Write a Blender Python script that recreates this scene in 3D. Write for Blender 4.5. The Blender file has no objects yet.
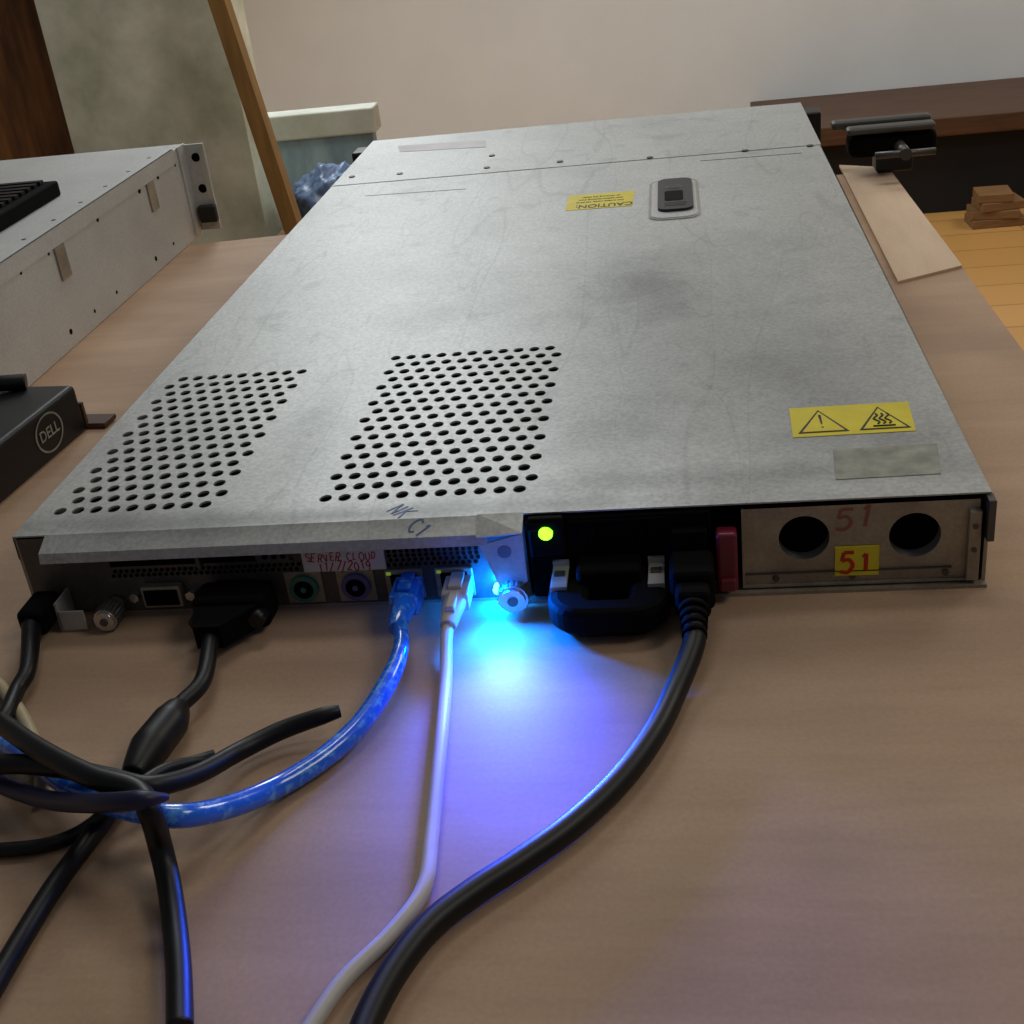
import bpy, bmesh, math, random
from mathutils import Matrix, Vector, Euler, noise
random.seed(4)
C=bpy.context.scene.collection
W=0.426;H=0.0432;SEAM=.6335;DEP=.8177
# ---------------------------------------------------------------- camera
RM=Euler((1.0837,.1081,.1052)).to_matrix();CL=Vector((.3067,-.472,.2955));F=1264.9
def ray(px,py): return RM@Vector(((px-512)/F,(512-py)/F,-1))
def P(px,py,z=0.): d=ray(px,py);return CL+d*((z-CL.z)/d.z)
def PY(px,py,y=0.): d=ray(px,py);return CL+d*((y-CL.y)/d.y)
def PX(px,py,x): d=ray(px,py);return CL+d*((x-CL.x)/d.x)
def X(px,py=590): return PY(px,py).x
def hfor(pt,py):
    lo,hi=0.,.5
    for _ in range(40):
        m=(lo+hi)/2
        q=RM.transposed()@(Vector((pt.x,pt.y,m))-CL)
        if 512-F*q.y/-q.z>py: lo=m
        else: hi=m
    return lo
cam=bpy.data.cameras.new('camera');co=bpy.data.objects.new('camera',cam);C.objects.link(co)
co.location=CL;co.rotation_euler=(1.0837,.1081,.1052);cam.sensor_width=36;cam.lens=F/1024*36;cam.clip_start=.01
bpy.context.scene.camera=co
# ---------------------------------------------------------------- materials
def lin(c): return tuple((v/255/12.92 if v<=10 else ((v/255+.055)/1.055)**2.4) for v in c)+(1,)
def mat(name,col,rough=.5,metal=0.,col2=None,scale=20,stretch=(1,1,1),emit=None,es=1,bump=0,detail=6,speck=0,spec=.5):
    m=bpy.data.materials.new(name);m.use_nodes=True;N=m.node_tree.nodes;L=m.node_tree.links
    b=N['Principled BSDF'];b.inputs['Base Color'].default_value=lin(col);b.inputs['Roughness'].default_value=rough;b.inputs['Metallic'].default_value=metal
    b.inputs['Specular IOR Level'].default_value=spec
    if emit: b.inputs['Emission Color'].default_value=lin(emit);b.inputs['Emission Strength'].default_value=es
    tc=N.new('ShaderNodeTexCoord');mp=N.new('ShaderNodeMapping');mp.inputs['Scale'].default_value=stretch;L.new(tc.outputs['Object'],mp.inputs[0])
    nz=N.new('ShaderNodeTexNoise');nz.inputs['Scale'].default_value=scale;nz.inputs['Detail'].default_value=detail;nz.inputs['Roughness'].default_value=.6;L.new(mp.outputs[0],nz.inputs[0])
    rp=N.new('ShaderNodeValToRGB');rp.color_ramp.elements[0].position=.3;rp.color_ramp.elements[1].position=.7
    c2=col2 or tuple(max(0,v*.85) for v in col)
    rp.color_ramp.elements[0].color=lin(c2);rp.color_ramp.elements[1].color=lin(col)
    L.new(nz.outputs[0],rp.inputs[0]);out=rp.outputs[0]
    if speck:
        n2=N.new('ShaderNodeTexNoise');n2.inputs['Scale'].default_value=520;n2.inputs['Detail'].default_value=2;L.new(tc.outputs['Object'],n2.inputs[0])
        r2=N.new('ShaderNodeMapRange');r2.inputs[1].default_value=.3;r2.inputs[2].default_value=.7;r2.inputs[3].default_value=1-speck;r2.inputs[4].default_value=1+speck;L.new(n2.outputs[0],r2.inputs[0])
        mx=N.new('ShaderNodeMix');mx.data_type='RGBA';mx.blend_type='MULTIPLY';mx.inputs[0].default_value=1
        L.new(out,mx.inputs[6]);L.new(r2.outputs[0],mx.inputs[7]);out=mx.outputs[2]
    L.new(out,b.inputs['Base Color'])
    if bump:
        bp=N.new('ShaderNodeBump');bp.inputs['Strength'].default_value=bump;bp.inputs['Distance'].default_value=.002;L.new(nz.outputs[0],bp.inputs['Height']);L.new(bp.outputs[0],b.inputs['Normal'])
    return m
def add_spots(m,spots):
    "darker patches, scuffs and a painted dark reflection (centre, radius, amount) multiplied into the base colour"
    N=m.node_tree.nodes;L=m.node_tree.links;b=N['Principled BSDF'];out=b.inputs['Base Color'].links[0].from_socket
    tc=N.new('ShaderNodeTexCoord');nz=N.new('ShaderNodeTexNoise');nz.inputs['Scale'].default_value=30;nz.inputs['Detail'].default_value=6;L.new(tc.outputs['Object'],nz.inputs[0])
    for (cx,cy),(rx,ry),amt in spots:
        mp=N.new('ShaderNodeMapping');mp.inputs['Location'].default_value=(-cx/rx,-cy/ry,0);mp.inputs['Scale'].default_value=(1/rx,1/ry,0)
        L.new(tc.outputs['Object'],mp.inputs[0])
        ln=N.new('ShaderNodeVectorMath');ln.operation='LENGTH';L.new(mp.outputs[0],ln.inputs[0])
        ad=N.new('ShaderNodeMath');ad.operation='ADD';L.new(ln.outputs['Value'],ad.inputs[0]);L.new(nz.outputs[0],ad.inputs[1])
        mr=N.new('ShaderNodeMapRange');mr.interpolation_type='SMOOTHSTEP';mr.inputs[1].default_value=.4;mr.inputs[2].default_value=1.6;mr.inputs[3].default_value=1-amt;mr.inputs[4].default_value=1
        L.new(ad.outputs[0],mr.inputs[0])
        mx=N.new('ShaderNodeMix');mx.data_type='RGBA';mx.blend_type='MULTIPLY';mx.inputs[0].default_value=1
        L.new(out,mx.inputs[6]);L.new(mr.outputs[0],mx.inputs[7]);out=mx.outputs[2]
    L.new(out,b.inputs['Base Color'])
def add_scratches(m,amt=.25):
    "fine dark scratches: thin bands of a stretched distorted noise"
    N=m.node_tree.nodes;L=m.node_tree.links;b=N['Principled BSDF'];out=b.inputs['Base Color'].links[0].from_socket
    tc=N.new('ShaderNodeTexCoord')
    for rot,sc in ((.5,9),(-.9,14),(.1,22)):
        mp=N.new('ShaderNodeMapping');mp.inputs['Rotation'].default_value=(0,0,rot);mp.inputs['Scale'].default_value=(1,.15,1);L.new(tc.outputs['Object'],mp.inputs[0])
        nz=N.new('ShaderNodeTexNoise');nz.inputs['Scale'].default_value=sc;nz.inputs['Detail'].default_value=2;nz.inputs['Distortion'].default_value=.2;L.new(mp.outputs[0],nz.inputs[0])
        s_=N.new('ShaderNodeMath');s_.operation='SUBTRACT';s_.inputs[1].default_value=.5;L.new(nz.outputs[0],s_.inputs[0])
        a_=N.new('ShaderNodeMath');a_.operation='ABSOLUTE';L.new(s_.outputs[0],a_.inputs[0])
        mr=N.new('ShaderNodeMapRange');mr.inputs[1].default_value=0;mr.inputs[2].default_value=.004;mr.inputs[3].default_value=1-amt;mr.inputs[4].default_value=1;L.new(a_.outputs[0],mr.inputs[0])
        mx=N.new('ShaderNodeMix');mx.data_type='RGBA';mx.blend_type='MULTIPLY';mx.inputs[0].default_value=1
        L.new(out,mx.inputs[6]);L.new(mr.outputs[0],mx.inputs[7]);out=mx.outputs[2]
    L.new(out,b.inputs['Base Color'])
def add_stains(m,scale,lo,hi,amt,detail=5,stretch=(1,1,1)):
    N=m.node_tree.nodes;L=m.node_tree.links;b=N['Principled BSDF'];out=b.inputs['Base Color'].links[0].from_socket
    tc=N.new('ShaderNodeTexCoord');mp=N.new('ShaderNodeMapping');mp.inputs['Scale'].default_value=stretch;L.new(tc.outputs['Object'],mp.inputs[0]);nz=N.new('ShaderNodeTexNoise');nz.inputs['Scale'].default_value=scale;nz.inputs['Detail'].default_value=detail;nz.inputs['Roughness'].default_value=.55;nz.inputs['Distortion'].default_value=.3;L.new(mp.outputs[0],nz.inputs[0])
    mr=N.new('ShaderNodeMapRange');mr.interpolation_type='SMOOTHSTEP';mr.inputs[1].default_value=lo;mr.inputs[2].default_value=hi;mr.inputs[3].default_value=1;mr.inputs[4].default_value=1-amt;L.new(nz.outputs[0],mr.inputs[0])
    mx=N.new('ShaderNodeMix');mx.data_type='RGBA';mx.blend_type='MULTIPLY';mx.inputs[0].default_value=1
    L.new(out,mx.inputs[6]);L.new(mr.outputs[0],mx.inputs[7]);L.new(mx.outputs[2],b.inputs['Base Color'])
M={}
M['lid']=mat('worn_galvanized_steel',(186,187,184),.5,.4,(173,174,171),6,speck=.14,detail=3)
def LP(px,py): v=P(px,py,H);return (v.x,v.y)
add_spots(M['lid'],[(LP(640,285),(.05,.1),.42),(LP(700,330),(.13,.22),.26),(LP(900,440),(.06,.04),.24),(LP(350,515),(.22,.014),.45),(LP(600,430),(.05,.06),.24),(LP(790,370),(.07,.07),.2),(LP(480,310),(.09,.05),.14),(LP(760,475),(.14,.015),.28),(LP(140,520),(.1,.02),.26),(LP(310,430),(.02,.09),.16),(LP(590,480),(.03,.03),.2)])  # dark patches and scuffs; the largest paints in a dark reflection
add_scratches(M['lid'],.13);add_stains(M['lid'],9,.5,.72,.12);add_stains(M['lid'],30,.58,.7,.14)
M['steel']=mat('zinc_steel',(172,162,144),.45,.4,(136,126,110),40,speck=.1)
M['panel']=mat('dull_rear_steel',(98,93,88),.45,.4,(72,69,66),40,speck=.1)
M['steel_dark']=mat('dark_grey_steel',(95,92,88),.45,.6)  # darker grey steel for screws, jaws and small fittings
M['side']=mat('left_server_steel',(208,209,207),.5,.3,(186,187,185),8,speck=.08)
M['chrome']=mat('bright_metal',(205,205,205),.22,.9)
M['clipmetal']=mat('polished_clip',(188,188,184),.35,.3)
M['black']=mat('black_plastic',(13,13,15),.45,0)
M['blackm']=mat('matte_black',(5,5,5),.85,spec=.12)
M['void']=mat('dark_interior',(6,6,6),.9,spec=.1)
M['rubber']=mat('black_rubber',(8,8,10),.45,spec=.4)
M['plugm']=mat('matte_black_rubber',(3,3,3),.8,spec=.12)
M['white']=mat('white_cable_sheath',(215,208,200),.45)
M['ivory']=mat('ivory_cable_sheath',(190,175,135),.5)
M['blue']=mat('blue_sheath_painted_glints',(120,195,255),.2,0,(24,108,240),240,detail=2)  # pale flecks painted in as highlights along the blue sheath
M['blue'].node_tree.nodes['Principled BSDF'].inputs['Coat Weight'].default_value=.8
M['blue'].node_tree.nodes['Color Ramp'].color_ramp.elements[0].position=.52;M['blue'].node_tree.nodes['Color Ramp'].color_ramp.elements[1].position=.8
M['navy']=mat('navy_sheath',(18,18,60),.45)
M['yellow']=mat('yellow_label',(225,208,38),.5,0,(208,190,40),60)
M['paper']=mat('white_paper_label',(222,216,218),.6)
M['grey_label']=mat('grey_worn_label',(160,160,146),.6,0,(118,118,106),90)
M['ink']=mat('black_ink',(18,18,16),.6)
M['red']=mat('red_marker',(178,34,40),.6)
M['brightred']=mat('bright_red_marker',(200,45,12),.6)
M['fadedred']=mat('faded_red_marker',(162,98,86),.6)
M['blueink']=mat('blue_marker',(76,106,160),.6)
M['maroon']=mat('maroon_plastic',(128,32,54),.4)
M['green_on']=mat('green_light',(90,255,30),.4,emit=(120,255,20),es=4)
M['port_led']=mat('port_light',(150,170,60),.4,emit=(160,200,60),es=.3)
M['blue_on']=mat('blue_light',(40,120,255),.4,emit=(50,140,255),es=14)
M['teal']=mat('teal_port',(55,115,98),.5)
M['violet']=mat('violet_port',(90,78,138),.5)
M['ply']=mat('plywood_top',(188,158,130),.62,0,(168,138,112),4,(1.0,4.5,1),speck=.05,detail=5,spec=.35)
add_stains(M['ply'],5,.46,.72,.2,3);add_stains(M['ply'],60,.45,.75,.07,3,(.25,2,1))
M['plylight']=mat('pale_plywood',(214,186,156),.6,0,(196,168,140),8,(5,1,1),speck=.05)
M['plyedge']=mat('plywood_edge',(110,75,52),.7)
M['post']=mat('ochre_timber',(160,122,66),.6,0,(128,94,50),10,(8,8,1))
M['block']=mat('offcut_wood',(150,112,72),.6,0,(120,86,52),14,(1,8,8))
M['benchwood']=mat('brown_bench_wood',(96,62,36),.55,0,(66,42,26),8,(1,10,10))
M['benchdark']=mat('dark_bench_panel',(22,19,19),.8)
M['plaster']=mat('stained_plaster',(246,248,228),.85,0,(176,182,156),7,bump=.2)
M['brown']=mat('brown_wood_panel',(150,100,52),.6,0,(70,44,28),5,(8,1,1))
M['wall']=mat('pale_wall_paint',(240,242,242),.9,0,(232,234,234),3)
M['bag']=mat('blue_plastic',(110,132,165),.35,0,(74,94,126),25,bump=.6)
M['bluepanel']=mat('murky_pale_blue_panel',(150,172,182),.5,0,(90,112,124),5,(3,1,1))
M['cream']=mat('cream_board',(205,205,192),.7,0,(170,170,158),9)
M['bracket']=mat('brown_bracket',(92,66,50),.6)
def floor_mat():
    m=bpy.data.materials.new('plank_floor');m.use_nodes=True;N=m.node_tree.nodes;L=m.node_tree.links;b=N['Principled BSDF'];b.inputs['Roughness'].default_value=.35
    tc=N.new('ShaderNodeTexCoord');br=N.new('ShaderNodeTexBrick');L.new(tc.outputs['Object'],br.inputs[0])
    br.inputs['Scale'].default_value=1;br.inputs['Brick Width'].default_value=1.2;br.inputs['Row Height'].default_value=.14;br.inputs['Mortar Size'].default_value=.003
    br.inputs['Color1'].default_value=lin((196,146,82));br.inputs['Color2'].default_value=lin((206,155,90));br.inputs['Mortar'].default_value=lin((165,115,64))
    L.new(br.outputs[0],b.inputs['Base Color']);return m
M['floor']=floor_mat()
# ---------------------------------------------------------------- mesh builder
class MB:
    def __init__(s): s.bm=bmesh.new();s.mats=[]
    def mi(s,m):
        m=M[m] if isinstance(m,str) else m
        if m not in s.mats: s.mats.append(m)
        return s.mats.index(m)
    def _set(s,verts,m,smooth=False):
        i=s.mi(m)
        for f in {f for v in verts for f in v.link_faces}: f.material_index=i;f.smooth=smooth
    def box(s,a,b,m,bev=0):
        a=Vector(a);b=Vector(b);c=(a+b)/2;d=b-a
        r=bmesh.ops.create_cube(s.bm,size=1,matrix=Matrix.Translation(c)@Matrix.Diagonal((abs(d.x),abs(d.y),abs(d.z),1)));vs=r['verts']
        if bev:
            es=list({e for v in vs for e in v.link_edges})
            vs=bmesh.ops.bevel(s.bm,geom=es,offset=bev,segments=3,affect='EDGES',profile=.5)['verts']
        s._set(vs,m)
    def cyl(s,a,b,r,m,r2=None,seg=24,smooth=True):
        a=Vector(a);b=Vector(b);d=b-a;q=d.to_track_quat('Z','Y').to_matrix().to_4x4()
        rr=bmesh.ops.create_cone(s.bm,cap_ends=True,segments=seg,radius1=r,radius2=r if r2 is None else r2,depth=d.length,matrix=Matrix.Translation((a+b)/2)@q)
        s._set(rr['verts'],m,False)
        if smooth:
            for f in {f for v in rr['verts'] for f in v.link_faces}:
                if len(f.verts)==4: f.smooth=True
    def tube(s,pts,r,m,seg=14,sub=8,rs=None):
        P_=[Vector(q) for q in pts];path=[];rad=[]
        rs=rs or [r]*len(P_)
        if sub>1 and len(P_)>2:
            for i in range(len(P_)-1):
                p0=P_[max(i-1,0)];p1=P_[i];p2=P_[i+1];p3=P_[min(i+2,len(P_)-1)]
                for k in range(sub):
                    t=k/sub
                    path.append(.5*((2*p1)+(p2-p0)*t+(2*p0-5*p1+4*p2-p3)*t*t+(-p0+3*p1-3*p2+p3)*t**3));rad.append(rs[i]*(1-t)+rs[i+1]*t)
            path.append(P_[-1]);rad.append(rs[-1])
        else: path=P_;rad=rs
        rings=[];n=len(path);up=None
        for i in range(n):
            t=(path[min(i+1,n-1)]-path[max(i-1,0)]).normalized()
            if up is None: up=t.orthogonal().normalized()
            up=(up-t*up.dot(t)).normalized();sd=t.cross(up)
            rings.append([s.bm.verts.new(path[i]+(up*math.cos(2*math.pi*k/seg)+sd*math.sin(2*math.pi*k/seg))*rad[i]) for k in range(seg)])
        i_=s.mi(m)
        for a,b in zip(rings,rings[1:]):
            for k in range(seg):
                f=s.bm.faces.new((a[k],a[(k+1)%seg],b[(k+1)%seg],b[k]));f.material_index=i_;f.smooth=True
        for rg,rev in ((rings[0],True),(rings[-1],False)):
            f=s.bm.faces.new(rg[::-1] if rev else rg);f.material_index=i_
        return [v for rg in rings for v in rg]
    def poly(s,pts,m):
        f=s.bm.faces.new([s.bm.verts.new(q) for q in pts]);f.material_index=s.mi(m);return f
    def prism(s,pts,vec,m):
        vec=Vector(vec);a=[s.bm.verts.new(Vector(q)) for q in pts];b=[s.bm.verts.new(Vector(q)+vec) for q in pts];i=s.mi(m);n=len(a)
        fs=[s.bm.faces.new(a[::-1]),s.bm.faces.new(b)]+[s.bm.faces.new((a[k],a[(k+1)%n],b[(k+1)%n],b[k])) for k in range(n)]
        for f in fs: f.material_index=i
    def text(s,t,size,Mx,m,shear=0,off=.012):
        cu=bpy.data.curves.new('t','FONT');cu.body=t;cu.size=size;cu.align_x='CENTER';cu.align_y='CENTER';cu.extrude=.00006;cu.shear=shear;cu.offset=size*off
        o=bpy.data.objects.new('t',cu);C.objects.link(o)
        dg=bpy.context.evaluated_depsgraph_get();me=bpy.data.meshes.new_from_object(o.evaluated_get(dg))
        bpy.data.objects.remove(o);me.transform(Mx);nf=len(s.bm.faces);s.bm.from_mesh(me);s.bm.faces.ensure_lookup_table();i=s.mi(m)
        for f in s.bm.faces[nf:]: f.material_index=i
        bpy.data.meshes.remove(me)
    def pen(s,strokes,size,Mx,m,r,adv=.62,jit=.05):
        "handwriting: each character a list of polylines in a unit box, drawn as thin flat strokes"
        x=-(len(strokes)-1)*adv/2;inv=Mx.inverted();fl=Mx@Matrix.Diagonal((1,1,.12,1))@inv
        for ch in strokes:
            jx=random.uniform(-jit,jit);jy=random.uniform(-1.6*jit,1.6*jit);k=random.uniform(1-2*jit,1+2*jit);sl=random.uniform(-jit,4*jit)
            for pl in GL[ch]:
                vs=s.tube([Mx@Vector(((x+jx+(a-.5)*.52*k+sl*(b_-.5))*size,((b_-.5)*k+jy)*size,0)) for a,b_ in pl],r,m,seg=6,sub=1 if len(pl)<3 else 4)
                for v in vs: v.co=fl@v.co
                for v in vs:
                    for f in v.link_faces: f.smooth=False
            x+=adv
    def build(s,name,parent=None,label=None,normals=True):
        if normals: bmesh.ops.recalc_face_normals(s.bm,faces=s.bm.faces)
        me=bpy.data.meshes.new(name);s.bm.to_mesh(me);s.bm.free()
        for m in s.mats: me.materials.append(m)
        o=bpy.data.objects.new(name,me);C.objects.link(o)
        if parent:
            o.parent=parent
            if parent.type=='EMPTY': o.matrix_parent_inverse=Matrix.Translation(parent.location).inverted()
        if label:o['label']=label
        return o
GL={'S':[[(.9,.85),(.5,1),(.1,.8),(.3,.55),(.75,.45),(.9,.2),(.5,0),(.1,.12)]],'E':[[(.1,1),(.85,1)],[(.1,1),(.1,0)],[(.1,.5),(.7,.5)],[(.1,0),(.85,0)]],
'R':[[(.1,0),(.1,1)],[(.1,1),(.7,.98),(.85,.75),(.6,.52),(.1,.5)],[(.45,.5),(.9,0)]],'V':[[(.05,1),(.5,0)],[(.5,0),(.95,1)]],'C':[[(.9,.85),(.5,1),(.12,.7),(.12,.3),(.5,0),(.9,.15)]],
'L':[[(.1,1),(.1,0)],[(.1,0),(.8,0)]],'O':[[(.5,1),(.1,.7),(.1,.3),(.5,0),(.9,.3),(.9,.7),(.5,1)]],'U':[[(.1,1),(.1,.3),(.5,0),(.9,.3),(.9,1)]],'D':[[(.1,0),(.1,1)],[(.1,1),(.7,.85),(.9,.5),(.7,.12),(.1,0)]],
'K':[[(.1,0),(.1,1)],[(.85,1),(.12,.45)],[(.3,.55),(.9,0)]],'N':[[(.1,0),(.1,1)],[(.1,1),(.85,0)],[(.85,0),(.85,1)]],'1':[[(.3,.8),(.55,1)],[(.55,1),(.5,0)]],'7':[[(.1,1),(.9,1)],[(.9,1),(.4,0)]],'2':[[(.1,.8),(.5,1),(.85,.75),(.5,.35),(.1,0)],[(.1,0),(.9,0)]],
'9':[[(.85,.7),(.5,1),(.15,.75),(.45,.5),(.85,.7)],[(.85,.7),(.6,0)]],
'0':[[(.5,1),(.15,.7),(.15,.3),(.5,0),(.85,.3),(.85,.7),(.5,1)]],'/':[[(.75,1.1),(.25,-.1)]],'5':[[(.9,1),(.25,1)],[(.25,1),(.15,.58)],[(.15,.58),(.6,.65),(.9,.35),(.6,.02),(.1,.08)]],' ':[]}
def thing(name,label,cat,loc=(0,0,0),group=None):
    o=bpy.data.objects.new(name,None);C.objects.link(o);o.location=loc;o['label']=label;o['category']=cat;o.empty_display_size=.02
    if group:o['group']=group
    return o
def tag(o,label,cat,group=None):
    o['label']=label;o['category']=cat
    if group:o['group']=group
    return o
def struct(o): o['kind']='structure';return o
def rrect(cx,cy,hx,hy,r,z,n=6):
    pts=[]
    for qx,qy,a0 in ((1,1,0),(-1,1,90),(-1,-1,180),(1,-1,270)):
        for k in range(n+1):
            a=math.radians(a0+90*k/n);pts.append((cx+qx*(hx-r)+r*math.cos(a),cy+qy*(hy-r)+r*math.sin(a),z))
    return pts
RX=Matrix.Rotation(math.pi/2,4,'X')
# ================================================================ SETTING
FZ=-.75
yb=P(1000,214,FZ).y
b=MB();b.box((-4,-1.8,FZ-.05),(5.5,yb+.6,FZ),'floor');struct(b.build('floor'))
b=MB();b.box((-4,yb+.5,FZ),(5.5,yb+.6,2.2),'wall');struct(b.build('wall_back'))
yp=1.75
xl=PY(68,128,yp).x;xr=PY(246,128,yp).x
b=MB();b.box((xl,yp,FZ),(xr,yp+.12,2.2),'plaster');b.box((xl-1.6,yp+.15,FZ),(xl,yp+.25,2.2),'brown');struct(b.build('wall_left'))
# ================================================================ TABLE
fl=P(200,244);fr=P(890,169);nr=P(1024,352);d=(fr-nr)
ex=nr-d*((nr.y+.42)/d.y)
tl=thing('workbench','brownish plywood workbench top under the grey servers','table',(0.2,.1,FZ))
TP=[Vector((-.95,-.42,0)),Vector((ex.x,-.42,0)),Vector((fr.x,fr.y,0)),Vector((-.95,fl.y-(fr.y-fl.y)/(fr.x-fl.x)*(fl.x+.95),0))]
b=MB();b.prism([q+Vector((0,0,-.018)) for q in TP],(0,0,.018),'ply');b.build('tabletop',tl)
for q in TP:
    x=q.x+(.06 if q.x<0 else -.06);y=q.y+(.06 if q.y<0 else -.06)
    b=MB();b.box((x-.03,y-.03,FZ),(x+.03,y+.03,-.018),'plyedge');b.build('leg',tl)
b=MB();pp=[P(839,167),P(888,169.5),P(962,268),P(898,284)]
b.prism(pp,(0,0,.002),'plylight');tag(b.build('plywood_board'),'pale thin plywood board lying at the right far edge of the workbench','board')
# ================================================================ MAIN SERVER
sv=thing('rack_server','long flat grey steel rack server with perforated lid, rear side facing forward','server',(W/2,DEP/2,0))
PLIP=X(490,530)
PSU0=X(530,550);PSU1=X(712,550)
b=MB()
b.box((0,0,0),(W,DEP,.0015),'steel');b.box((0,.0,0),(.0015,DEP,H-.0012),'steel');b.box((W-.0015,0,0),(W,DEP,H-.0012),'steel')
b.box((0,DEP-.002,0),(W,DEP,H-.0012),'steel_dark')
b.box((.004,.008,.0015),(W-.004,DEP-.004,.026),'void')
b.box((PLIP,-.004,.0),(W,0,.0015),'steel')
b.build('chassis',sv)
# lid with real holes
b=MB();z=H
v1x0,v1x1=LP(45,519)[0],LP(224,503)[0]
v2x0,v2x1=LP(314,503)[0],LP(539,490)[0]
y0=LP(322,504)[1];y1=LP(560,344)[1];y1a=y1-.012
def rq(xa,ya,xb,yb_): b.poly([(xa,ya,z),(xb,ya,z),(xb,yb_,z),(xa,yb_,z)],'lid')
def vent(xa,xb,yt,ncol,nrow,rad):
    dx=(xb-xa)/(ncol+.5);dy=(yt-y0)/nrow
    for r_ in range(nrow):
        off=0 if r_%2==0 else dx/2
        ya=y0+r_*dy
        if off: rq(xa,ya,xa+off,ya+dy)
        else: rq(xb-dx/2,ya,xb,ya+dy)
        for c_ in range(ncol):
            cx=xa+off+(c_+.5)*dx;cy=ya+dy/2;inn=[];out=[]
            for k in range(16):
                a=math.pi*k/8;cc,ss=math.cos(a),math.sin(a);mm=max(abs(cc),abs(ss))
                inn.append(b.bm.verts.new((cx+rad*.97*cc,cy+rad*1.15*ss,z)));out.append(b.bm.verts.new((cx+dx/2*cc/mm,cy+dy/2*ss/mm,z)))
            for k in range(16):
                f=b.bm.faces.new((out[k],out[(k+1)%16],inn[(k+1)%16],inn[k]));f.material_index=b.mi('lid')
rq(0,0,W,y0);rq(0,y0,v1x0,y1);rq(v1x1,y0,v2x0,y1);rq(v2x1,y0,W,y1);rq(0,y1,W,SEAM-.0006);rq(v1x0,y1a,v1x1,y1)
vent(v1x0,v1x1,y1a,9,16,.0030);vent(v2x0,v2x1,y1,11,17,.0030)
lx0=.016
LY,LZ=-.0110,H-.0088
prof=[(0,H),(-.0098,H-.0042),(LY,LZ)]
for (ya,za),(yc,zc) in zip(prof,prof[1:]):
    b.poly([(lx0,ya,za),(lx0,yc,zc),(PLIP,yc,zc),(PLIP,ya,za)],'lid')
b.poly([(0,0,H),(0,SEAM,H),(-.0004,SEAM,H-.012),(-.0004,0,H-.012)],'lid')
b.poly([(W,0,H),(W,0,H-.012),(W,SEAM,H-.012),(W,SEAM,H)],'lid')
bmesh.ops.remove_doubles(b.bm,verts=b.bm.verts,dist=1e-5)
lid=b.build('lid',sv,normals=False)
so=lid.modifiers.new('thickness','SOLIDIFY');so.thickness=.001;so.offset=-1
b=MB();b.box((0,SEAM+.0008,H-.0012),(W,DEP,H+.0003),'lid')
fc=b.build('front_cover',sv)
for px,py in ((352,181),(400,178),(487,172),(492,160),(560,166),(650,162),(745,155),(810,150)):
    q=P(px,py-4,H+.0003);b=MB();b.cyl((q.x,q.y,H+.0002),(q.x,q.y,H+.0012),.0028,'steel_dark',seg=12);b.build('screw',fc)
b=MB();b.prism([P(398,146,H+.0004),P(400,152,H+.0004),P(486,147,H+.0004),P(486,140,H+.0004)],(0,0,.0002),'paper');b.build('white_sticker',fc)
def groove(a,c,w=.0012):
    b=MB();a=P(*a,H);c=P(*c,H);n=(c-a).normalized().cross(Vector((0,0,1)))*w/2
    b.prism([a-n,c-n,c+n,a+n],(0,0,.0002),'steel_dark');b.build('embossed_line',lid)
groove((365,196),(466,189));groove((700,161),(802,153))
b=MB();b.box((-.016,DEP-.035,.004),(-.0008,DEP-.008,.040),'black',.002);b.build('mounting_ear',sv,'black plastic front mounting ear')
b=MB();b.box((W+.0008,DEP-.035,.004),(W+.016,DEP-.008,.040),'black',.002);b.build('mounting_ear',sv,'black plastic front mounting ear')
# latch
q0=P(674,199,H);hx=(P(700,199,H).x-P(650,199,H).x)/2;hy=(P(674,180,H).y-P(674,219,H).y)/2
b=MB();b.prism(rrect(q0.x,q0.y,hx,hy,.011,H),(0,0,.0008),'chrome')
b.prism(rrect(q0.x,q0.y,hx-.002,hy-.003,.010,H+.0008),(0,0,.0003),'lid');la=b.build('latch_plate',lid)
b=MB();b.prism(rrect(q0.x+.001,q0.y+.006,hx*.70,hy*.80,.008,H+.001),(0,0,.0022),'black')
b.cyl((q0.x,q0.y+.024,H+.003),(q0.x,q0.y+.024,H+.0035),.0062,'steel_dark');b.cyl((q0.x,q0.y+.024,H+.003),(q0.x,q0.y+.024,H+.0037),.0048,'black')
b.prism(rrect(q0.x,q0.y-.002,.007,.014,.003,H+.0031),(0,0,.0004),'blackm')
for k in (0,1,2): b.box((q0.x-.007,q0.y-.030+k*.004,H+.003),(q0.x+.009,q0.y-.0285+k*.004,H+.0035),'steel_dark')
b.build('latch_lever',lid,'black latch lever')
# stickers
def plate(c4,m,z,h=.0003):
    b.prism([P(px,py,z) for px,py in c4],(0,0,h),m)
def frame(c4,z):
    v=[P(px,py,z) for px,py in c4];c=sum(v,Vector())/4;xd=((v[1]-v[0])+(v[2]-v[3]));w=xd.length/4;xd.normalize();yd=Vector((0,0,1)).cross(xd);h=abs(((v[0]-v[3])+(v[1]-v[2])).dot(yd))/4
    return Matrix(((xd.x,yd.x,0,c.x),(xd.y,yd.y,0,c.y),(0,0,1,z),(0,0,0,1))),w,h
c4=[(569,196),(635,191),(632,206),(565,211)];b=MB();plate(c4,'yellow',H)
Fm,w,h=frame(c4,H+.0004);R180=Matrix.Rotation(math.pi,4,'Z')
b.text('CAUTION:',w*.36,Fm@R180@Matrix.Translation((-w*.15,h*.58,0))@Matrix.Diagonal((1,1.4,1,1)),'ink')
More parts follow.
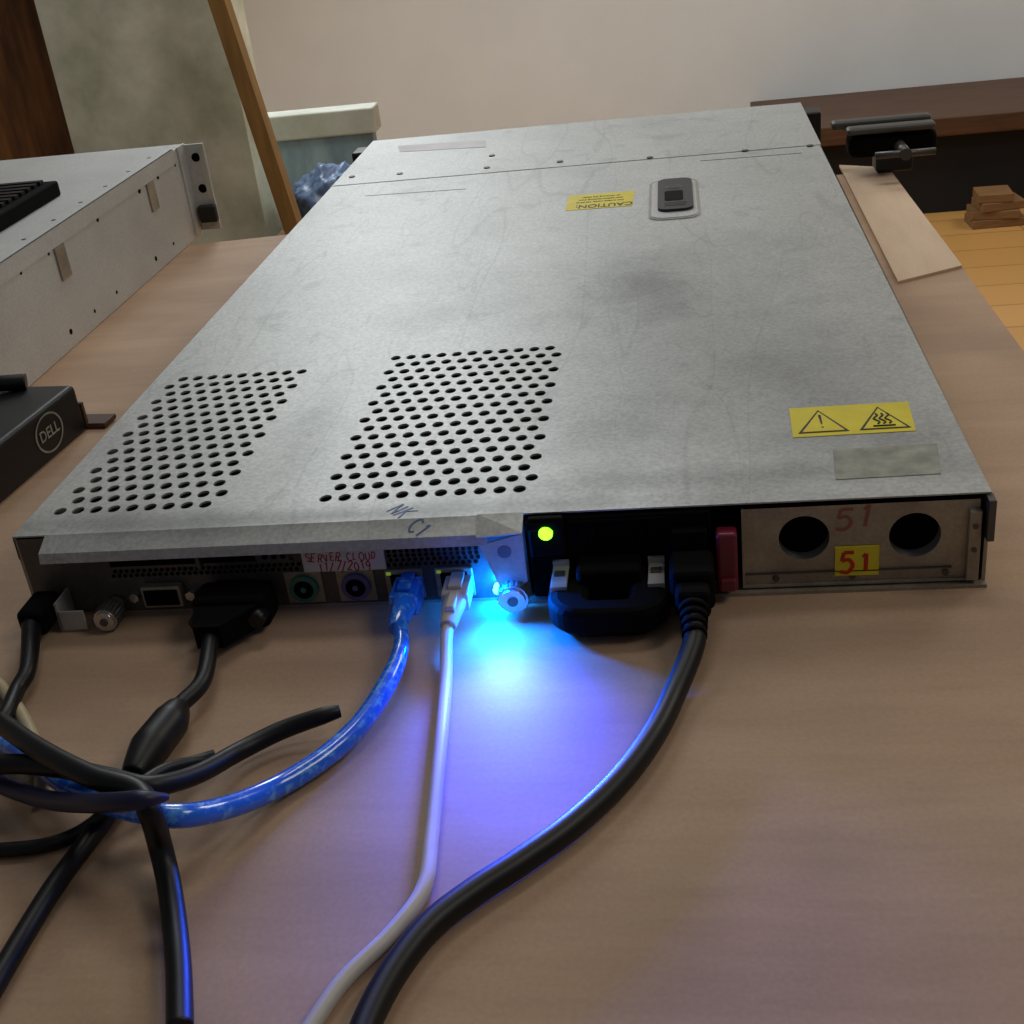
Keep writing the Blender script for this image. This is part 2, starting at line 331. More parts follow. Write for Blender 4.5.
for k,t_ in enumerate(('Hot surface inside. Let parts','cool before touching them','or removing the cover')): b.text(t_,w*.125,Fm@R180@Matrix.Translation((0,h*(.05-.33*k),0))@Matrix.Diagonal((1,1.3,1,1)),'ink')
b.build('caution_sticker',lid,'yellow caution sticker')
c4=[(789,409),(908,402),(916,431),(793,438)];b=MB();plate(c4,'yellow',H)
Fm,w,h=frame(c4,H+.0004)
def tri(cx,inset,m,zz):
    hb=w*.42-inset*1.75;lo=-h*.74+inset;hi=h*.80-inset*2.0
    b.prism([Fm@Vector(q) for q in ((cx-hb,lo,zz),(cx+hb,lo,zz),(cx,hi,zz))],(0,0,.0001),m)
for cx in (-w*.50,w*.50):
    tri(cx,0,'ink',-.00005);tri(cx,.0011,'yellow',.00008)
b.prism([Fm@Vector(q) for q in ((-w*.475,h*.42,.0002),(-w*.525,h*.42,.0002),(-w*.512,-h*.22,.0002),(-w*.488,-h*.22,.0002))],(0,0,.0001),'ink')
cc=Fm@Vector((-w*.5,-h*.42,.0002));b.cyl(cc,cc+Vector((0,0,.0001)),w*.022,'ink',seg=12)
for k in (-1,0,1):
    b.tube([Fm@Vector((w*.50+k*w*.095+.0011*math.sin(t*1.5),-h*.42+t*h*.115,.0003)) for t in range(7)],.00045,'ink',seg=6,sub=3)
b.tube([Fm@Vector((w*.32,-h*.56,.0003)),Fm@Vector((w*.68,-h*.56,.0003))],.0005,'ink',seg=6)
b.build('warning_sticker',lid,'yellow sticker with two warning triangles')
c4=[(833,450),(937,444),(941,474),(836,480)];b=MB();plate(c4,'grey_label',H);b.build('worn_sticker',lid,'grey worn sticker')
# marker writing: starts on the lid, runs on down the sloping lip
b=MB();q=P(404,507,H+.00012);b.pen('NK',.0092,Matrix.Translation((q.x,.0072,H+.00012))@Matrix.Rotation(-.8,4,'Z'),'blueink',.00045,.66,.04)
til=math.atan2(.0042,.0098);xq=PY(420,528,-.005).x
b.pen('C1',.0080,Matrix.Translation((xq,-.0048,H-.00206+.00016))@Matrix.Rotation(til,4,'X')@Matrix.Rotation(-.65,4,'Z'),'blueink',.00045,.62,.04)
b.build('handwriting',lid,'faded blue marker handwriting')
# ---------------- rear panel (left half)
b=MB()
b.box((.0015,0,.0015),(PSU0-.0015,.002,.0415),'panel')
zt=.0395
b.box((X(118),-.0006,.0255),(X(205),.001,zt),'void');b.box((X(212),-.0006,.0255),(X(262),.001,zt),'blackm')
b.box((X(118),-.0012,.0245),(X(300),.0,.0258),'steel_dark')
b.box((X(206),-.0035,.0245),(X(210),0,zt),'panel');b.box((X(266),-.003,.026),(X(298),0,zt),'panel')
xx=X(118)
while xx<X(485):
    if not (X(302)<xx<X(388)):
        for zz in (.0205,.0228):
            xo=xx+(.0013 if zz>.022 else 0);b.cyl((xo,-.0004,zz),(xo,.0005,zz),.0010,'void',seg=6,smooth=False)
    xx+=.0028
xx=X(395)
while xx<X(485):
    for zz in (.0251,.0274): b.cyl((xx,-.0004,zz),(xx,.0005,zz),.0010,'void',seg=6,smooth=False)
    xx+=.0028
for px in range(275,296,9): b.cyl((X(px),-.0035,.029),(X(px),-.0028,.029),.0014,'void',seg=6)
rp=b.build('rear_panel',sv)
x=X(165);w=.019;b=MB();b.box((x-w/2,-.005,.0055),(x+w/2,0,.0165),'steel',.001);b.box((x-w/2+.0015,-.0054,.007),(x+w/2-.0015,-.004,.015),'blackm')
for s_ in (-1,1): b.cyl((x+s_*(w/2+.004),-.005,.011),(x+s_*(w/2+.004),0,.011),.0024,'chrome',seg=6,smooth=False)
b.build('serial_port',rp)
b=MB();x=X(238);b.box((x-.009,-.003,.0055),(x+.009,0,.0165),'navy',.001);b.build('video_port',rp)
for px,m in ((306,'teal'),(358,'violet')):
    b=MB();x=X(px);b.cyl((x,-.003,.011),(x,0,.011),.0066,m);b.cyl((x,-.0033,.011),(x,-.001,.011),.0045,'blackm');b.cyl((x,-.0036,.011),(x,-.001,.011),.0014,m,seg=8);b.box((x-.0085,-.0008,.003),(x+.0085,0,.0190),'steel');b.build('keyboard_port' ,rp,'round %s port'%{'teal':'green','violet':'purple'}[m])
for px in (407,457):
    b=MB();x=X(px);b.box((x-.0085,-.002,.004),(x+.0085,0,.0185),'steel',.0006);b.box((x-.006,-.0024,.006),(x+.006,-.001,.0165),'void');b.box((x-.0075,-.0026,.0165),(x-.0055,-.001,.0178),'port_led');b.build('network_port',rp)
xa,xb=X(304,565),X(386,562);b=MB();b.box((xa,-.0012,.0190),(xb,-.0004,.0303),'paper')
b.pen('SERVER CLOUD',.0038,Matrix.Translation(((xa+xb)/2-.001,-.0013,.0262))@RX,'red',.00028,.72,.09);b.pen('11/7/2019',.0045,Matrix.Translation(((xa+xb)/2,-.0013,.0214))@RX,'red',.00032,.62,.08)
b.build('name_sticker',rp,'white sticker with red handwriting')
def thumb(px,py,r=.0062,y0_=-.002):
    q=PY(px,py,-.008);b=MB();b.cyl((q.x,y0_,q.z),(q.x,-.006,q.z),r*.75,'chrome');b.cyl((q.x,-.006,q.z),(q.x,-.016,q.z),r,'chrome',seg=20,smooth=False);b.cyl((q.x,-.016,q.z),(q.x,-.0175,q.z),r*.82,'chrome');b.cyl((q.x,-.0172,q.z),(q.x,-.018,q.z),r*.35,'steel_dark')
    for k in range(20):
        a=2*math.pi*k/20;b.box((q.x+r*math.cos(a)-.0004,-.0155,q.z+r*math.sin(a)-.0004),(q.x+r*math.cos(a)+.0004,-.0065,q.z+r*math.sin(a)+.0004),'steel_dark')
    return b.build('thumbscrew',sv,'silver knurled thumbscrew')
thumb(112,611,.0055,0);thumb(515,590,.0066,-.0025)
b=MB();xa,xb=X(486,560),X(529,560)
b.prism([(xa,LY,LZ),(xb,LY,H-.004),(xb,LY,.016),(xb-.004,LY,.0125),(xa+.007,LY,.0125),(xa+.004,LY,.022)],(0,.0012,0),'steel')
b.prism([(xa-.001,0,H),(xb,0,H),(xb,LY,H-.004),(xa-.001,LY,LZ+.0035)],(0,0,.0006),'lid')
b.cyl(((xa+xb)/2+.001,LY-.0003,.031),((xa+xb)/2+.001,LY,.031),.0030,'steel_dark')
b.build('retaining_tab',sv,'bent steel tab')
LED=PY(498,590,-.003)
b=MB();b.cyl((LED.x,-.0035,LED.z),(LED.x,0,LED.z),.0022,'blue_on');b.build('identification_light',rp,'glowing blue light')
q=PY(74,622,-.014);b=MB();b.box((q.x-.007,-.0145,q.z-.004),(q.x+.006,-.0135,q.z+.006),'clipmetal',.0004);b.box((q.x-.007,-.0145,q.z-.004),(q.x-.006,0,q.z+.010),'clipmetal');b.build('bracket',sv,'small bent silver bracket')
# ---------------- power supply
ps=MB()
ps.box((PSU0,-.0015,.0018),(PSU1,.02,H-.0022),'blackm',.0008)
ps.box((PSU0,-.006,H-.006),(X(560,540),-.001,H-.002),'blackm',.0006)
for i in range(9):
    xx=X(575)+i*.0042
    ps.box((xx,-.0021,.026),(xx+.0028,-.0012,.037),'void')
ps.box((X(575),-.0024,.0385),(X(668,545),-.001,.0395),'blackm')
ps.box((X(672,560),-.006,.005),(X(708,560),0,.034),'blackm',.001)
psu=ps.build('power_supply',sv,'black power supply unit')
b=MB();q=PY(546,531,-.004);b.box((q.x-.0075,-.0052,q.z-.012),(q.x+.0075,-.0015,q.z+.0065),'blackm',.001);b.build('light_housing',psu)
b=MB();b.cyl((q.x,-.0068,q.z),(q.x,-.005,q.z),.0030,'green_on');b.build('status_light',psu,'glowing green light')
hx0,hx1=PY(547,585,-.02).x,PY(670,585,-.02).x
def loop(hw,dep,r):
    cx=(hx0+hx1)/2;pts=[(cx-hw,0)]
    for k in range(9):
        a=math.pi+math.pi/2*k/8;pts.append((cx-hw+r+r*math.cos(a),-dep+r+r*math.sin(a)))
    for k in range(9):
        a=1.5*math.pi+math.pi/2*k/8;pts.append((cx+hw-r+r*math.cos(a),-dep+r+r*math.sin(a)))
    return pts+[(cx+hw,0)]
b=MB();b.mi('plugm');hw=(hx1-hx0)/2;o_=loop(hw,.038,.016);i_=loop(hw-.017,.0275,.003)
zb,zt_=.003,.0165
lay=[]
def lerp(a,c_,t): return (a[0]*(1-t)+c_[0]*t,a[1]*(1-t)+c_[1]*t)
sect=[(0,zb+.003),(0,zt_-.003),(.08,zt_-.001),(.25,zt_),(.85,zt_),(1,zt_-.002),(1,zb+.002),(.8,zb),(.2,zb)]
for t,zz in sect: lay.append([b.bm.verts.new((*lerp(a,c_,t),zz)) for a,c_ in zip(o_,i_)])
for s_ in range(len(lay)):
    A_,B_=lay[s_],lay[(s_+1)%len(lay)]
    for k in range(len(A_)-1):
        f=b.bm.faces.new((A_[k],A_[k+1],B_[k+1],B_[k]));f.smooth=False
cx_=(hx0+hx1)/2
b.box((cx_-hw+.012,-.016,.004),(cx_+hw-.012,-.001,.0225),'plugm',.002)
b.build('handle',psu,'black loop handle')
for px in (558,656):
    q=PY(px,578,-.018);b=MB();b.box((q.x-.0035,-.020,.0167),(q.x+.0035,-.0015,.0182),'clipmetal',.0004);b.box((q.x-.0035,-.0205,.0135),(q.x+.0035,-.0192,.0182),'clipmetal');b.box((q.x-.0035,-.0032,.0167),(q.x+.0035,-.0015,.0205),'clipmetal');b.box((q.x-.0022,-.012,.0181),(q.x+.0022,-.008,.0188),'steel_dark');b.build('clip',psu,'small bright metal clip')
b=MB();xa,xb=X(716,555),X(737,555);b.box((xa,-.008,.005),(xb,0,.033),'maroon',.0015);b.box((xa+.001,-.010,.006),(xb-.001,-.007,.012),'maroon',.001);b.build('release_lever',sv,'maroon plastic release lever')
# ---------------- blank bay plate
xa,xb=X(742,550),W-.004
b=MB();zz0,zz1=.0035,H-.003
holes=[(PY(804,538).x,PY(804,538).z),(PY(915,535).x,PY(915,535).z)]
mid=(holes[0][0]+holes[1][0])/2
def cell(x0,x1,cx,cz,r):
    n=32;inn=[];out=[]
    for k in range(n):
        a=2*math.pi*k/n;cc,ss=math.cos(a),math.sin(a);mm=max(abs(cc),abs(ss));u,v=cc/mm,ss/mm
        ox=cx+(x1-cx)*u if u>0 else cx+(cx-x0)*u;oz=cz+(zz1-cz)*v if v>0 else cz+(cz-zz0)*v
        inn.append(b.bm.verts.new((cx+r*cc,0,cz+r*ss)));out.append(b.bm.verts.new((ox,0,oz)))
    back=[b.bm.verts.new((v.co.x,.006,v.co.z)) for v in inn]
    for k in range(n):
        b.bm.faces.new((out[k],out[(k+1)%n],inn[(k+1)%n],inn[k])).material_index=b.mi('steel')
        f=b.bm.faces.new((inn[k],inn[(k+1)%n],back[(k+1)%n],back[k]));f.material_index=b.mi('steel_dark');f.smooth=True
    b.bm.faces.new(back).material_index=b.mi('void')
cell(xa,mid,*holes[0],.0105);cell(mid,xb,*holes[1],.0105)
b.box((xa,-.0015,zz0-.001),(xb,.001,zz0),'steel');b.box((xa,-.001,.0085),(xb-.01,-.0001,.0091),'steel_dark')
b.box((xa,-.0015,zz0),(xa+.001,.001,zz1),'steel')
for px in (776,852,945): b.cyl((X(px,575),-.0008,.006),(X(px,575),0,.006),.0015,'steel_dark',seg=8)
bp=b.build('blank_bay_cover',sv,'bare metal blanking plate with two round holes',normals=False)
b=MB();b.box((W-.0085,-.003,.003),(W-.0035,0,.036),'steel',.0005);b.cyl((W-.006,-.0034,.018),(W-.006,-.002,.018),.0012,'steel_dark',seg=8);b.cyl((W-.006,-.0034,.029),(W-.006,-.002,.029),.0012,'steel_dark',seg=8);b.build('end_bracket',sv)
b=MB();b.box((W-.002,-.006,H-.020),(W+.001,.001,H-.001),'steel_dark',.0004);b.build('corner_tab',sv,'dark bent corner tab')
q=PY(857,560,-.001);b=MB();hw_=(PY(880,560).x-PY(836,560).x)/2;b.box((q.x-hw_,-.0010,q.z-.0075),(q.x+hw_,-.0003,q.z+.0065),'yellow')
b.pen('51',.0090,Matrix.Translation((q.x,-.00112,q.z-.0005))@RX@Matrix.Diagonal((1.2,1,1,1)),'brightred',.0009,.72);b.build('number_sticker',bp,'small yellow sticker reading 51')
q=PY(856,519,-.001);b=MB();b.pen('51',.0108,Matrix.Translation((q.x,-.00012,q.z))@RX@Matrix.Diagonal((1.45,1,1,1)),'fadedred',.0008,.62);b.build('handwriting',bp,'faded red marker number')
# ================================================================ LEFT SERVER
gb=P(88,430);bh=hfor(gb,384);bx=gb.x
g=P(203,233);sx=g.x;sy1=g.y;sh=hfor(g,142);sy0=gb.y+.022
s2=thing('rack_server','thicker grey steel server at the left edge with riveted side wall','server',(sx-.215,sy1-.3,0))
b=MB();b.box((sx-.43,sy0,0),(sx,sy1,sh-.0015),'side',.001)
for k in range(13):
    yy=sy1-.03-k*.045
    for zz in (.012,sh-.014):
        if yy>sy0+.01 and random.random()<.75: b.cyl((sx-.001,yy,zz),(sx+.0003,yy,zz),random.choice([.0015,.0022,.003]),'void',seg=12)
b.build('chassis',s2)
b=MB();b.box((sx-.432,sy0,sh-.0015),(sx+.001,sy1-.03,sh),'side');b.box((sx-.0005,sy0,sh-.013),(sx+.001,sy1-.03,sh),'side')
for k in range(9): q=(sx-.01,sy1-.06-k*.05);b.cyl((*q,sh-.0002),(*q,sh+.0003),.0018,'steel_dark',seg=10)
b.build('lid',s2)
for px,py in ((62,262),(152,196)):
    q=PX(px,py,sx);b=MB()
    b.prism([(sx+.0002,q.y-.008,q.z-.012),(sx+.0002,q.y+.008,q.z-.012),(sx+.0002,q.y+.008,q.z+.012),(sx+.0002,q.y-.008,q.z+.012)],(.0012,0,0),'steel');b.build('side_catch',s2)
b=MB();ez=sh
b.box((sx,sy1-.004,.004),(sx+.020,sy1-.001,ez-.002),'side',.0005)
b.box((sx-.0,sy1-.02,.004),(sx+.0018,sy1,ez-.001),'side')
for zz in (.018,ez*.5,ez-.014): b.cyl((sx+.011,sy1-.0046,zz),(sx+.011,sy1-.0035,zz),.004,'void')
b.box((sx+.004,sy1-.012,.012),(sx+.021,sy1-.004,.028),'black',.002)
ea=b.build('mounting_ear',s2,'steel front mounting ear with holes')
b=MB();b.box((sx+.0145,sy1-.0046,.032),(sx+.0195,sy1-.0041,ez-.005),'cream');b.build('label_strip',ea,'white label strip')
q1=P(58,180,sh+.012);q2=P(-5,212,sh+.012)
b=MB();b.box((q1.x-.20,q2.y-.05,sh),(q1.x,q1.y,sh+.012),'blackm',.002)
for k in range(14): yy=q1.y-.012-k*.011;b.box((q1.x-.18,yy-.003,sh+.0118),(q1.x-.008,yy+.003,sh+.0150),'black')
tag(b.build('ribbed_tray'),'black ribbed plastic tray lying on the left server','tray')
pb=thing('power_adapter','black box with round embossed emblem beside the server, left edge','adapter',(bx,gb.y,0))
b=MB();b.box((bx-.11,gb.y-.18,0),(bx,gb.y,bh),'black',.003);b.build('case',pb)
b=MB();q=PX(55,432,bx)
def ring(r0,r1,m):
    n=36;i=b.mi(m)
    vs=[[b.bm.verts.new((bx+.0004,q.y+r*1.25*math.cos(2*math.pi*k/n),q.z+r*math.sin(2*math.pi*k/n))) for k in range(n)] for r in (r0,r1)]
    for k in range(n): b.bm.faces.new((vs[0][k],vs[0][(k+1)%n],vs[1][(k+1)%n],vs[1][k])).material_index=i
rr=bh*.38
ring(rr*.9,rr,'grey_label')
b.text('DELL',rr*.8,Matrix.Translation((bx+.0004,q.y,q.z))@Matrix.Rotation(math.pi/2,4,'Z')@RX,'grey_label')
b.build('emblem',pb,'pale round emblem')
b=MB();b.box((bx-.06,gb.y+.001,.001),(bx+.012,gb.y+.016,.004),'bracket',.0005);b.box((bx-.06,gb.y+.0005,.001),(bx+.0,gb.y+.003,.018),'bracket');b.build('mounting_bracket',pb,'brown metal bracket')
b=MB();b.tube([(bx-.10,gb.y-.02,bh+.006),(bx-.05,gb.y-.012,bh+.006),(bx-.03,gb.y-.004,bh+.004)],.005,'rubber');b.build('cable_stub',pb)
pb.rotation_euler=(0,0,-.1)
# ================================================================ CABLES
def Pz(l): return [tuple(P(a,c_,z_)) for a,c_,z_ in l]
pc=thing('power_cable','thick black power cable plugged into the black power supply','cable',tuple(P(640,760)))
q=PY(692,575,-.02)
b=MB();b.box((q.x-.0092,-.027,.0075),(q.x+.0092,-.0065,.0265),'plugm',.003);b.box((q.x-.0072,-.036,.009),(q.x+.0072,-.025,.0225),'plugm',.003)
b.build('plug',pc,'black moulded plug')
b=MB()
for k in range(4): b.cyl((q.x,-.036-k*.004,.0155-k*.0012),(q.x,-.0385-k*.004,.0150-k*.0012),.0060-k*.0003,'plugm')
b.build('strain_relief',pc)
R_=.0046
pts=[(q.x,-.030,.016),(q.x,-.042,.014),(q.x-.0005,-.054,.010)]+[tuple(P(px,py,R_+.0003)) for px,py in ((676,690),(655,733),(620,780),(572,825),(520,862),(472,893),(430,926),(395,970),(368,1020),(350,1070))]
b=MB();b.tube(pts,R_,'rubber',sub=10);b.build('cord',pc)
wc=thing('network_cable','white network cable running straight toward the bottom edge','cable',tuple(P(440,760)))
q=PY(457,588,-.01);b=MB();b.box((q.x-.0058,-.018,.0065),(q.x+.0058,-.0025,.0155),'white',.0008);b.box((q.x-.003,-.015,.0155),(q.x+.003,-.003,.0175),'white',.0005)
b.build('plug',wc,'white network plug')
b=MB();b.tube([(q.x,-.017,.011),(q.x-.0005,-.026,.0105),(q.x-.001,-.034,.009)],.005,'white',rs=[.0052,.0045,.0034]);b.box((q.x-.002,-.030,.013),(q.x+.002,-.017,.0165),'white',.0008);b.build('boot',wc)
R_=.0027
pts=[(q.x,-.028,.0105),(q.x-.001,-.038,.0075)]+[tuple(P(px,py,R_+.0003)) for px,py in ((446,680),(442,730),(437,780),(431,840),(423,890),(390,935),(340,985),(290,1060))]
b=MB();b.tube(pts,R_,'white',sub=10);b.build('cord',wc)
bc=thing('network_cable','bright blue network cable curving left across the bench','cable',tuple(P(300,780)))
q=PY(407,590,-.01);b=MB();b.box((q.x-.0062,-.020,.006),(q.x+.0062,-.0025,.016),'blue',.001);b.box((q.x-.003,-.016,.016),(q.x+.003,-.003,.018),'blue',.0005);b.build('plug',bc,'blue network plug')
b=MB();b.tube([(q.x,-.018,.011),(q.x,-.028,.011),(q.x-.0005,-.036,.010)],.005,'blue',rs=[.0058,.0048,.0036]);b.build('boot',bc)
pts=[(q.x,-.030,.011)]+Pz([(401,648,.010),(388,682,.008),(362,722,.006),(325,757,.005),(275,788,.0055),(225,808,.012),(175,816,.020),(125,808,.020),(80,792,.014),(40,765,.010),(0,738,.008),(-50,705,.006)])
b=MB();b.tube(pts,.0037,'blue',sub=10,rs=[.0032,.0034]+[.0042]*11);b.build('cord',bc)
vc=thing('video_cable','black video cable with wide plug and thick bead','cable',tuple(P(150,745)))
q=PY(238,600,-.01)
b=MB();b.box((q.x-.017,-.022,.003),(q.x+.017,-.0045,.019),'plugm',.003)
b.prism([(q.x-.016,-.021,.005),(q.x+.014,-.021,.005),(q.x+.002,-.040,.006),(q.x-.010,-.040,.006)],(0,0,.011),'plugm')
for s_ in (-1,1): b.cyl((q.x+s_*.0135,-.028,.011),(q.x+s_*.0135,-.020,.011),.0035,'black')
b.build('plug',vc,'wide black video plug')
b=MB();b.tube(Pz([(178,706,.008),(170,722,.008),(150,748,.008),(133,776,.0075)]),.007,'rubber',rs=[.0042,.0075,.0078,.0045]);b.build('ferrite_bead',vc)
pts=[(q.x-.004,-.036,.011)]+Pz([(203,680,.009),(178,708,.008),(150,748,.008),(128,784,.006),(100,825,.0045),(72,862,.004),(48,896,.004),(15,950,.004),(-20,1010,.004)])
b=MB();b.tube(pts,.0036,'rubber',sub=10);b.build('cord',vc)
b=MB();b.tube(Pz([(340,711,.010),(322,716,.010),(280,731,.0075),(238,752,.0075),(195,775,.014),(150,786,.022),(110,778,.023),(60,768,.023),(10,764,.021),(-50,770,.019)]),.0037,'rubber',rs=[.0024,.0034]+[.0037]*8,sub=10)
tag(b.build('loose_cable'),'black loose cable whose free tip points right beside the blue cable','cable')
b=MB();b.tube(Pz([(-40,850,.003),(0,850,.003),(45,845,.003),(80,832,.003),(112,808,.011),(140,785,.013),(165,770,.010),(195,762,.004),(215,756,.003)]),.0026,'rubber',sub=10)
tag(b.build('thin_cable'),'thin black cable crossing the lower left corner','cable')
b=MB();b.tube(Pz([(0,722,.022),(40,750,.031),(90,776,.035),(135,790,.034),(150,812,.032),(160,845,.015),(170,890,.006),(178,960,.005),(180,1030,.005)]),.0040,'rubber',sub=10)
tag(b.build('thick_cable'),'thick black cable dropping to the bottom edge left of the white cable','cable')
b=MB();b.tube(Pz([(-30,770,.011),(15,790,.012),(55,801,.022),(100,803,.037),(140,800,.043),(168,797,.040)]),.0034,'navy',sub=10,rs=[.0034,.0034,.0034,.0034,.0032,.0010])
tag(b.build('navy_cable'),'dark navy cable wound over the cable bundle at left','cable')
b=MB();b.tube(Pz([(-20,668,.004),(4,690,.004),(22,716,.004),(34,742,.004),(42,775,.004),(40,800,.003)]),.0028,'ivory',sub=10)
tag(b.build('ivory_cable'),'ivory cable at the left edge below the server','cable')
fc_=thing('black_cable','black cable plugged in at the server corner by the left edge','cable',tuple(P(30,660)))
q=PY(46,612,-.010);b=MB();b.box((q.x-.007,-.024,.004),(q.x+.006,-.003,.017),'plugm',.003);b.build('plug',fc_)
b=MB();b.tube([(q.x-.001,-.022,.010)]+Pz([(28,668,.008),(17,690,.006),(6,715,.007),(-14,745,.005)]),.0034,'rubber',sub=10,rs=[.0045,.0036,.0034,.0034,.0034]);b.build('cord',fc_)
# ================================================================ BACKGROUND
q=P(890,172)
cl=thing('bench_clamp','black steel bench clamp at the far right corner of the workbench','clamp',(q.x,q.y,0))
zt2=PY(885,118,q.y).z
b=MB();b.box((q.x-.014,q.y-.012,.0025),(q.x+.018,q.y+.014,zt2*.62),'black',.003);b.box((q.x-.038,q.y-.014,zt2*.34),(q.x+.038,q.y+.016,zt2*.80),'blackm',.008);b.build('body',cl)
b=MB();b.box((q.x-.04,q.y-.018,zt2*.80),(q.x+.035,q.y-.002,zt2*.93),'steel_dark',.003);b.build('jaw',cl,'grey jaw')
b=MB();b.box((q.x-.05,q.y+.006,zt2*.80),(q.x+.035,q.y+.02,zt2*.97),'steel_dark',.003);b.build('jaw',cl,'grey jaw')
b=MB();b.cyl((q.x+.005,q.y-.05,zt2*.55),(q.x+.005,q.y-.01,zt2*.55),.005,'steel_dark');b.cyl((q.x-.02,q.y-.045,zt2*.55),(q.x+.03,q.y-.045,zt2*.55),.003,'steel_dark');b.build('screw_handle',cl)
y_=yb+.02
bz=PY(975,134,y_).z;x0=PY(760,130,y_).x
bn=thing('far_bench','dark brown wooden bench against the far wall at right','bench',((x0+5)/2,yb+.2,FZ))
b=MB();b.box((x0,y_,bz),(5,yb+.48,bz+.05),'benchwood',.004);b.build('bench_top',bn)
b=MB();b.box((x0+.05,yb+.06,FZ),(4.95,yb+.09,bz),'benchdark');b.build('front_panel',bn,'dark front panel')
for xx in (x0+.03,PY(1045,180,y_).x):
    b=MB();b.box((xx,y_+.01,FZ),(xx+.08,yb+.059,bz),'benchdark');b.build('leg',bn)
q=P(991,219,FZ);sc=(q-CL).length/F
for k,(w_,dx_,rz,lb) in enumerate(((46,0,.05,'widest wood offcut at the bottom of the small stack on the floor'),(42,-2,-.08,'wood offcut second from the bottom of the floor stack'),(38,2,.12,'wood offcut third from the bottom, just under the top one'),(30,-3,-.05,'smallest wood offcut on top of the stack on the floor'))):
    hh=7.5*sc
    b=MB();b.box((-w_*sc/2,-.045,0),(w_*sc/2,.045,hh),'block',.002)
    o=b.build('wood_block');o.location=(q.x+dx_*sc,q.y-.04,FZ+k*(hh+.0002));o.rotation_euler=(0,0,rz)
    tag(o,lb,'wood block','wood offcuts stacked on the floor')
# leaning post
yq=yp-.16
B_=PY(293,234,yq);T_=PY(258,128,yq);dv=(T_-B_)/(T_.z-B_.z)
pa=B_+dv*(FZ-B_.z);pt=B_+dv*(1.25-B_.z);hw_=(PY(266,128,yq).x-PY(250,128,yq).x)/2
b=MB();b.prism([(pa.x-hw_,yq,FZ),(pa.x+hw_,yq,FZ),(pt.x+hw_,yq,1.25),(pt.x-hw_,yq,1.25)],(0,.03,0),'post');tag(b.build('timber_post'),'thin ochre timber post leaning between plaster wall and blue bag','post')
# pale blue panel
yz=yp+.32
xa=PY(250,128,yz).x;xb=PY(372,128,yz).x;zc=PY(330,136,yz).z
pn=thing('standing_panel','murky pale blue panel with cream top rail behind the leaning timber post','panel',((xa+xb)/2,yz,FZ))
b=MB();b.box((xa,yz,FZ),(xb,yz+.03,zc),'bluepanel',.003);b.build('board',pn)
b=MB();b.box((xa-.01,yz-.012,zc),(xb+.01,yz+.045,zc+.05),'cream',.004);b.build('rail',pn,'cream top rail')
ya=yp+.06;q=PY(328,224,ya)
st=thing('wooden_stool','wooden stool behind the bench carrying the blue bag','stool',(q.x,ya,FZ))
b=MB();b.box((q.x-.09,ya-.12,q.z-.03),(q.x+.15,ya+.12,q.z),'block',.005);b.build('seat',st)
for sx_ in (-.06,.12):
    for sy_ in (-1,1):
        b=MB();b.box((q.x+sx_-.015,ya+sy_*.09-.015,FZ),(q.x+sx_+.015,ya+sy_*.09+.015,q.z-.03),'block');b.build('leg',st)
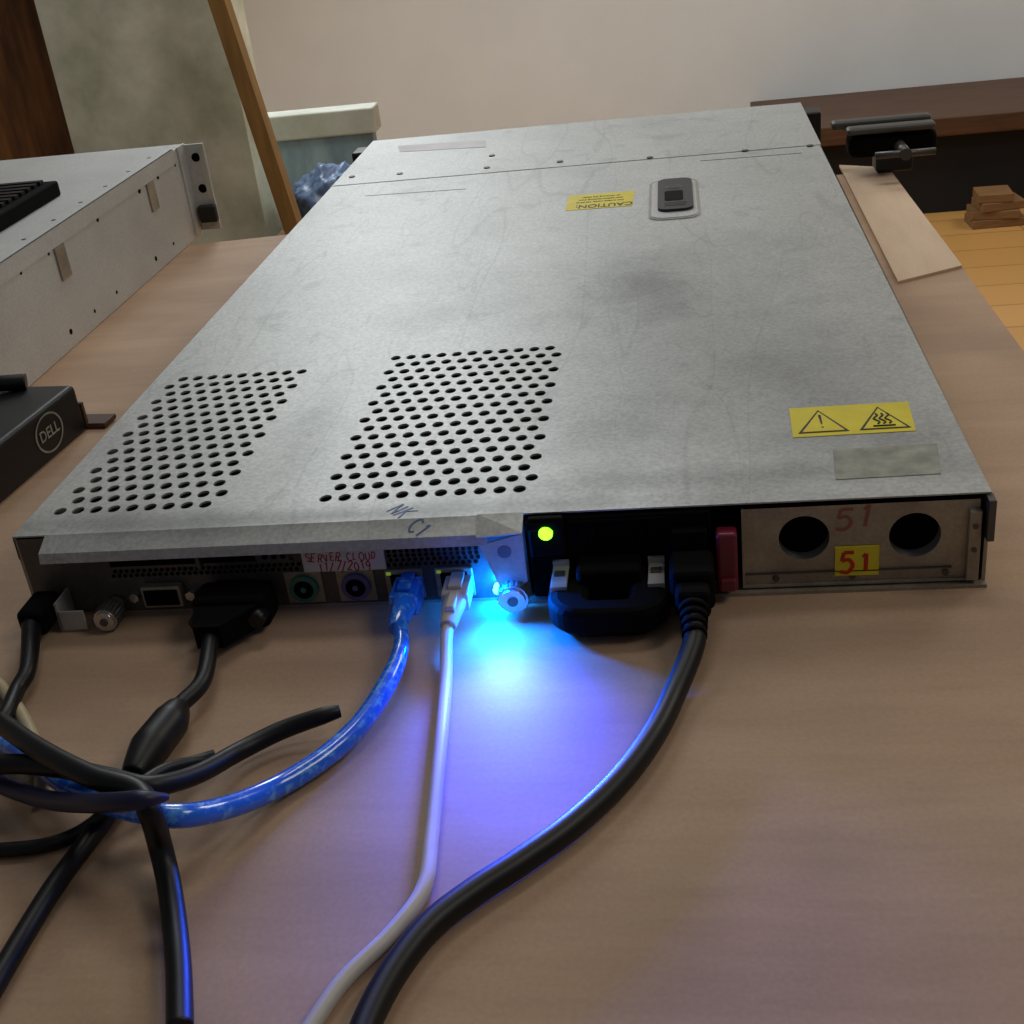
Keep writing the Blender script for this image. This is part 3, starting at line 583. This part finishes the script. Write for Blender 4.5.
def bag(cx,cy,rx,ry,hz,m,seed,name,lb):
    b=MB();bmesh.ops.create_icosphere(b.bm,subdivisions=5,radius=1);of=Vector((seed,seed*2,0))
    for v in b.bm.verts:
        n=v.co.normalized();k=1+.24*noise.noise(n*2.3+of)+.16*abs(noise.noise(n*5+of))+.06*abs(noise.noise(n*13+of))
        v.co=Vector((n.x*rx*k*(1-.35*n.z),n.y*ry*k,max(-.93,n.z*k)*hz/2))
    for f in b.bm.faces: f.smooth=True
    b.mi(m);mn=min(v.co.z for v in b.bm.verts)
    bmesh.ops.translate(b.bm,verts=b.bm.verts,vec=(cx,cy,q.z-mn))
    return tag(b.build(name),lb,'bag')
hz=PY(328,165,ya).z-q.z
bag(q.x+.02,ya,.08,.07,hz,'bag',0,'plastic_bag','crumpled blue plastic bag beyond the far edge of the bench')
# ================================================================ LIGHT
w=bpy.data.worlds.new('world');bpy.context.scene.world=w;w.use_nodes=True
w.node_tree.nodes['Background'].inputs[0].default_value=(.88,.92,1,1);w.node_tree.nodes['Background'].inputs[1].default_value=.09
def area(name,loc,target,size,en,col):
    l=bpy.data.lights.new(name,'AREA');l.size=size;l.energy=en;l.color=col;o=bpy.data.objects.new(name,l);C.objects.link(o);o.location=loc
    o.rotation_euler=(Vector(target)-Vector(loc)).to_track_quat('-Z','Y').to_euler();return o
area('window_light',(-.75,2.4,1.4),(-.05,.8,0),1.2,42,(.88,.95,1))
area('right_fill_light',(1.25,-.1,1.15),(.75,.0,0),.5,3.8,(1,.91,.8))  # unseen fill lamp, added to make the right side brighter
area('far_right_fill',(2.6,2.6,1.9),(1.9,yb-.6,FZ),1.0,24,(1,.92,.78))  # unseen fill lamp over the far right floor and bench
area('wall_fill',(.2,.9,2.0),(-.2,2.4,.3),.8,14,(1,.98,.94))  # unseen fill lamp aimed at the left wall
def glow(name,en,z,aim,size,blend,soft,col,y):
    l=bpy.data.lights.new(name,'SPOT');l.energy=en;l.color=col;l.shadow_soft_size=soft;l.spot_size=math.radians(size);l.spot_blend=blend;o=bpy.data.objects.new(name,l);C.objects.link(o);o.location=(LED.x+.001,y,z)
    o.rotation_euler=(P(*aim)-o.location).to_track_quat('-Z','Y').to_euler()
glow('identification_glow',1.15,LED.z+.012,(550,680),156,.8,.004,(.0,.13,1),-.014)
glow('identification_beam',4.6,LED.z+.016,(580,1120),84,1,.009,(.035,.06,1),-.020)
l=bpy.data.lights.new('identification_spill','POINT');l.energy=.12;l.color=(.0,.16,1);l.shadow_soft_size=.002;o=bpy.data.objects.new('identification_spill',l);C.objects.link(o);o.location=(LED.x,-.006,LED.z+.001)
bpy.context.scene.view_settings.view_transform='Standard'
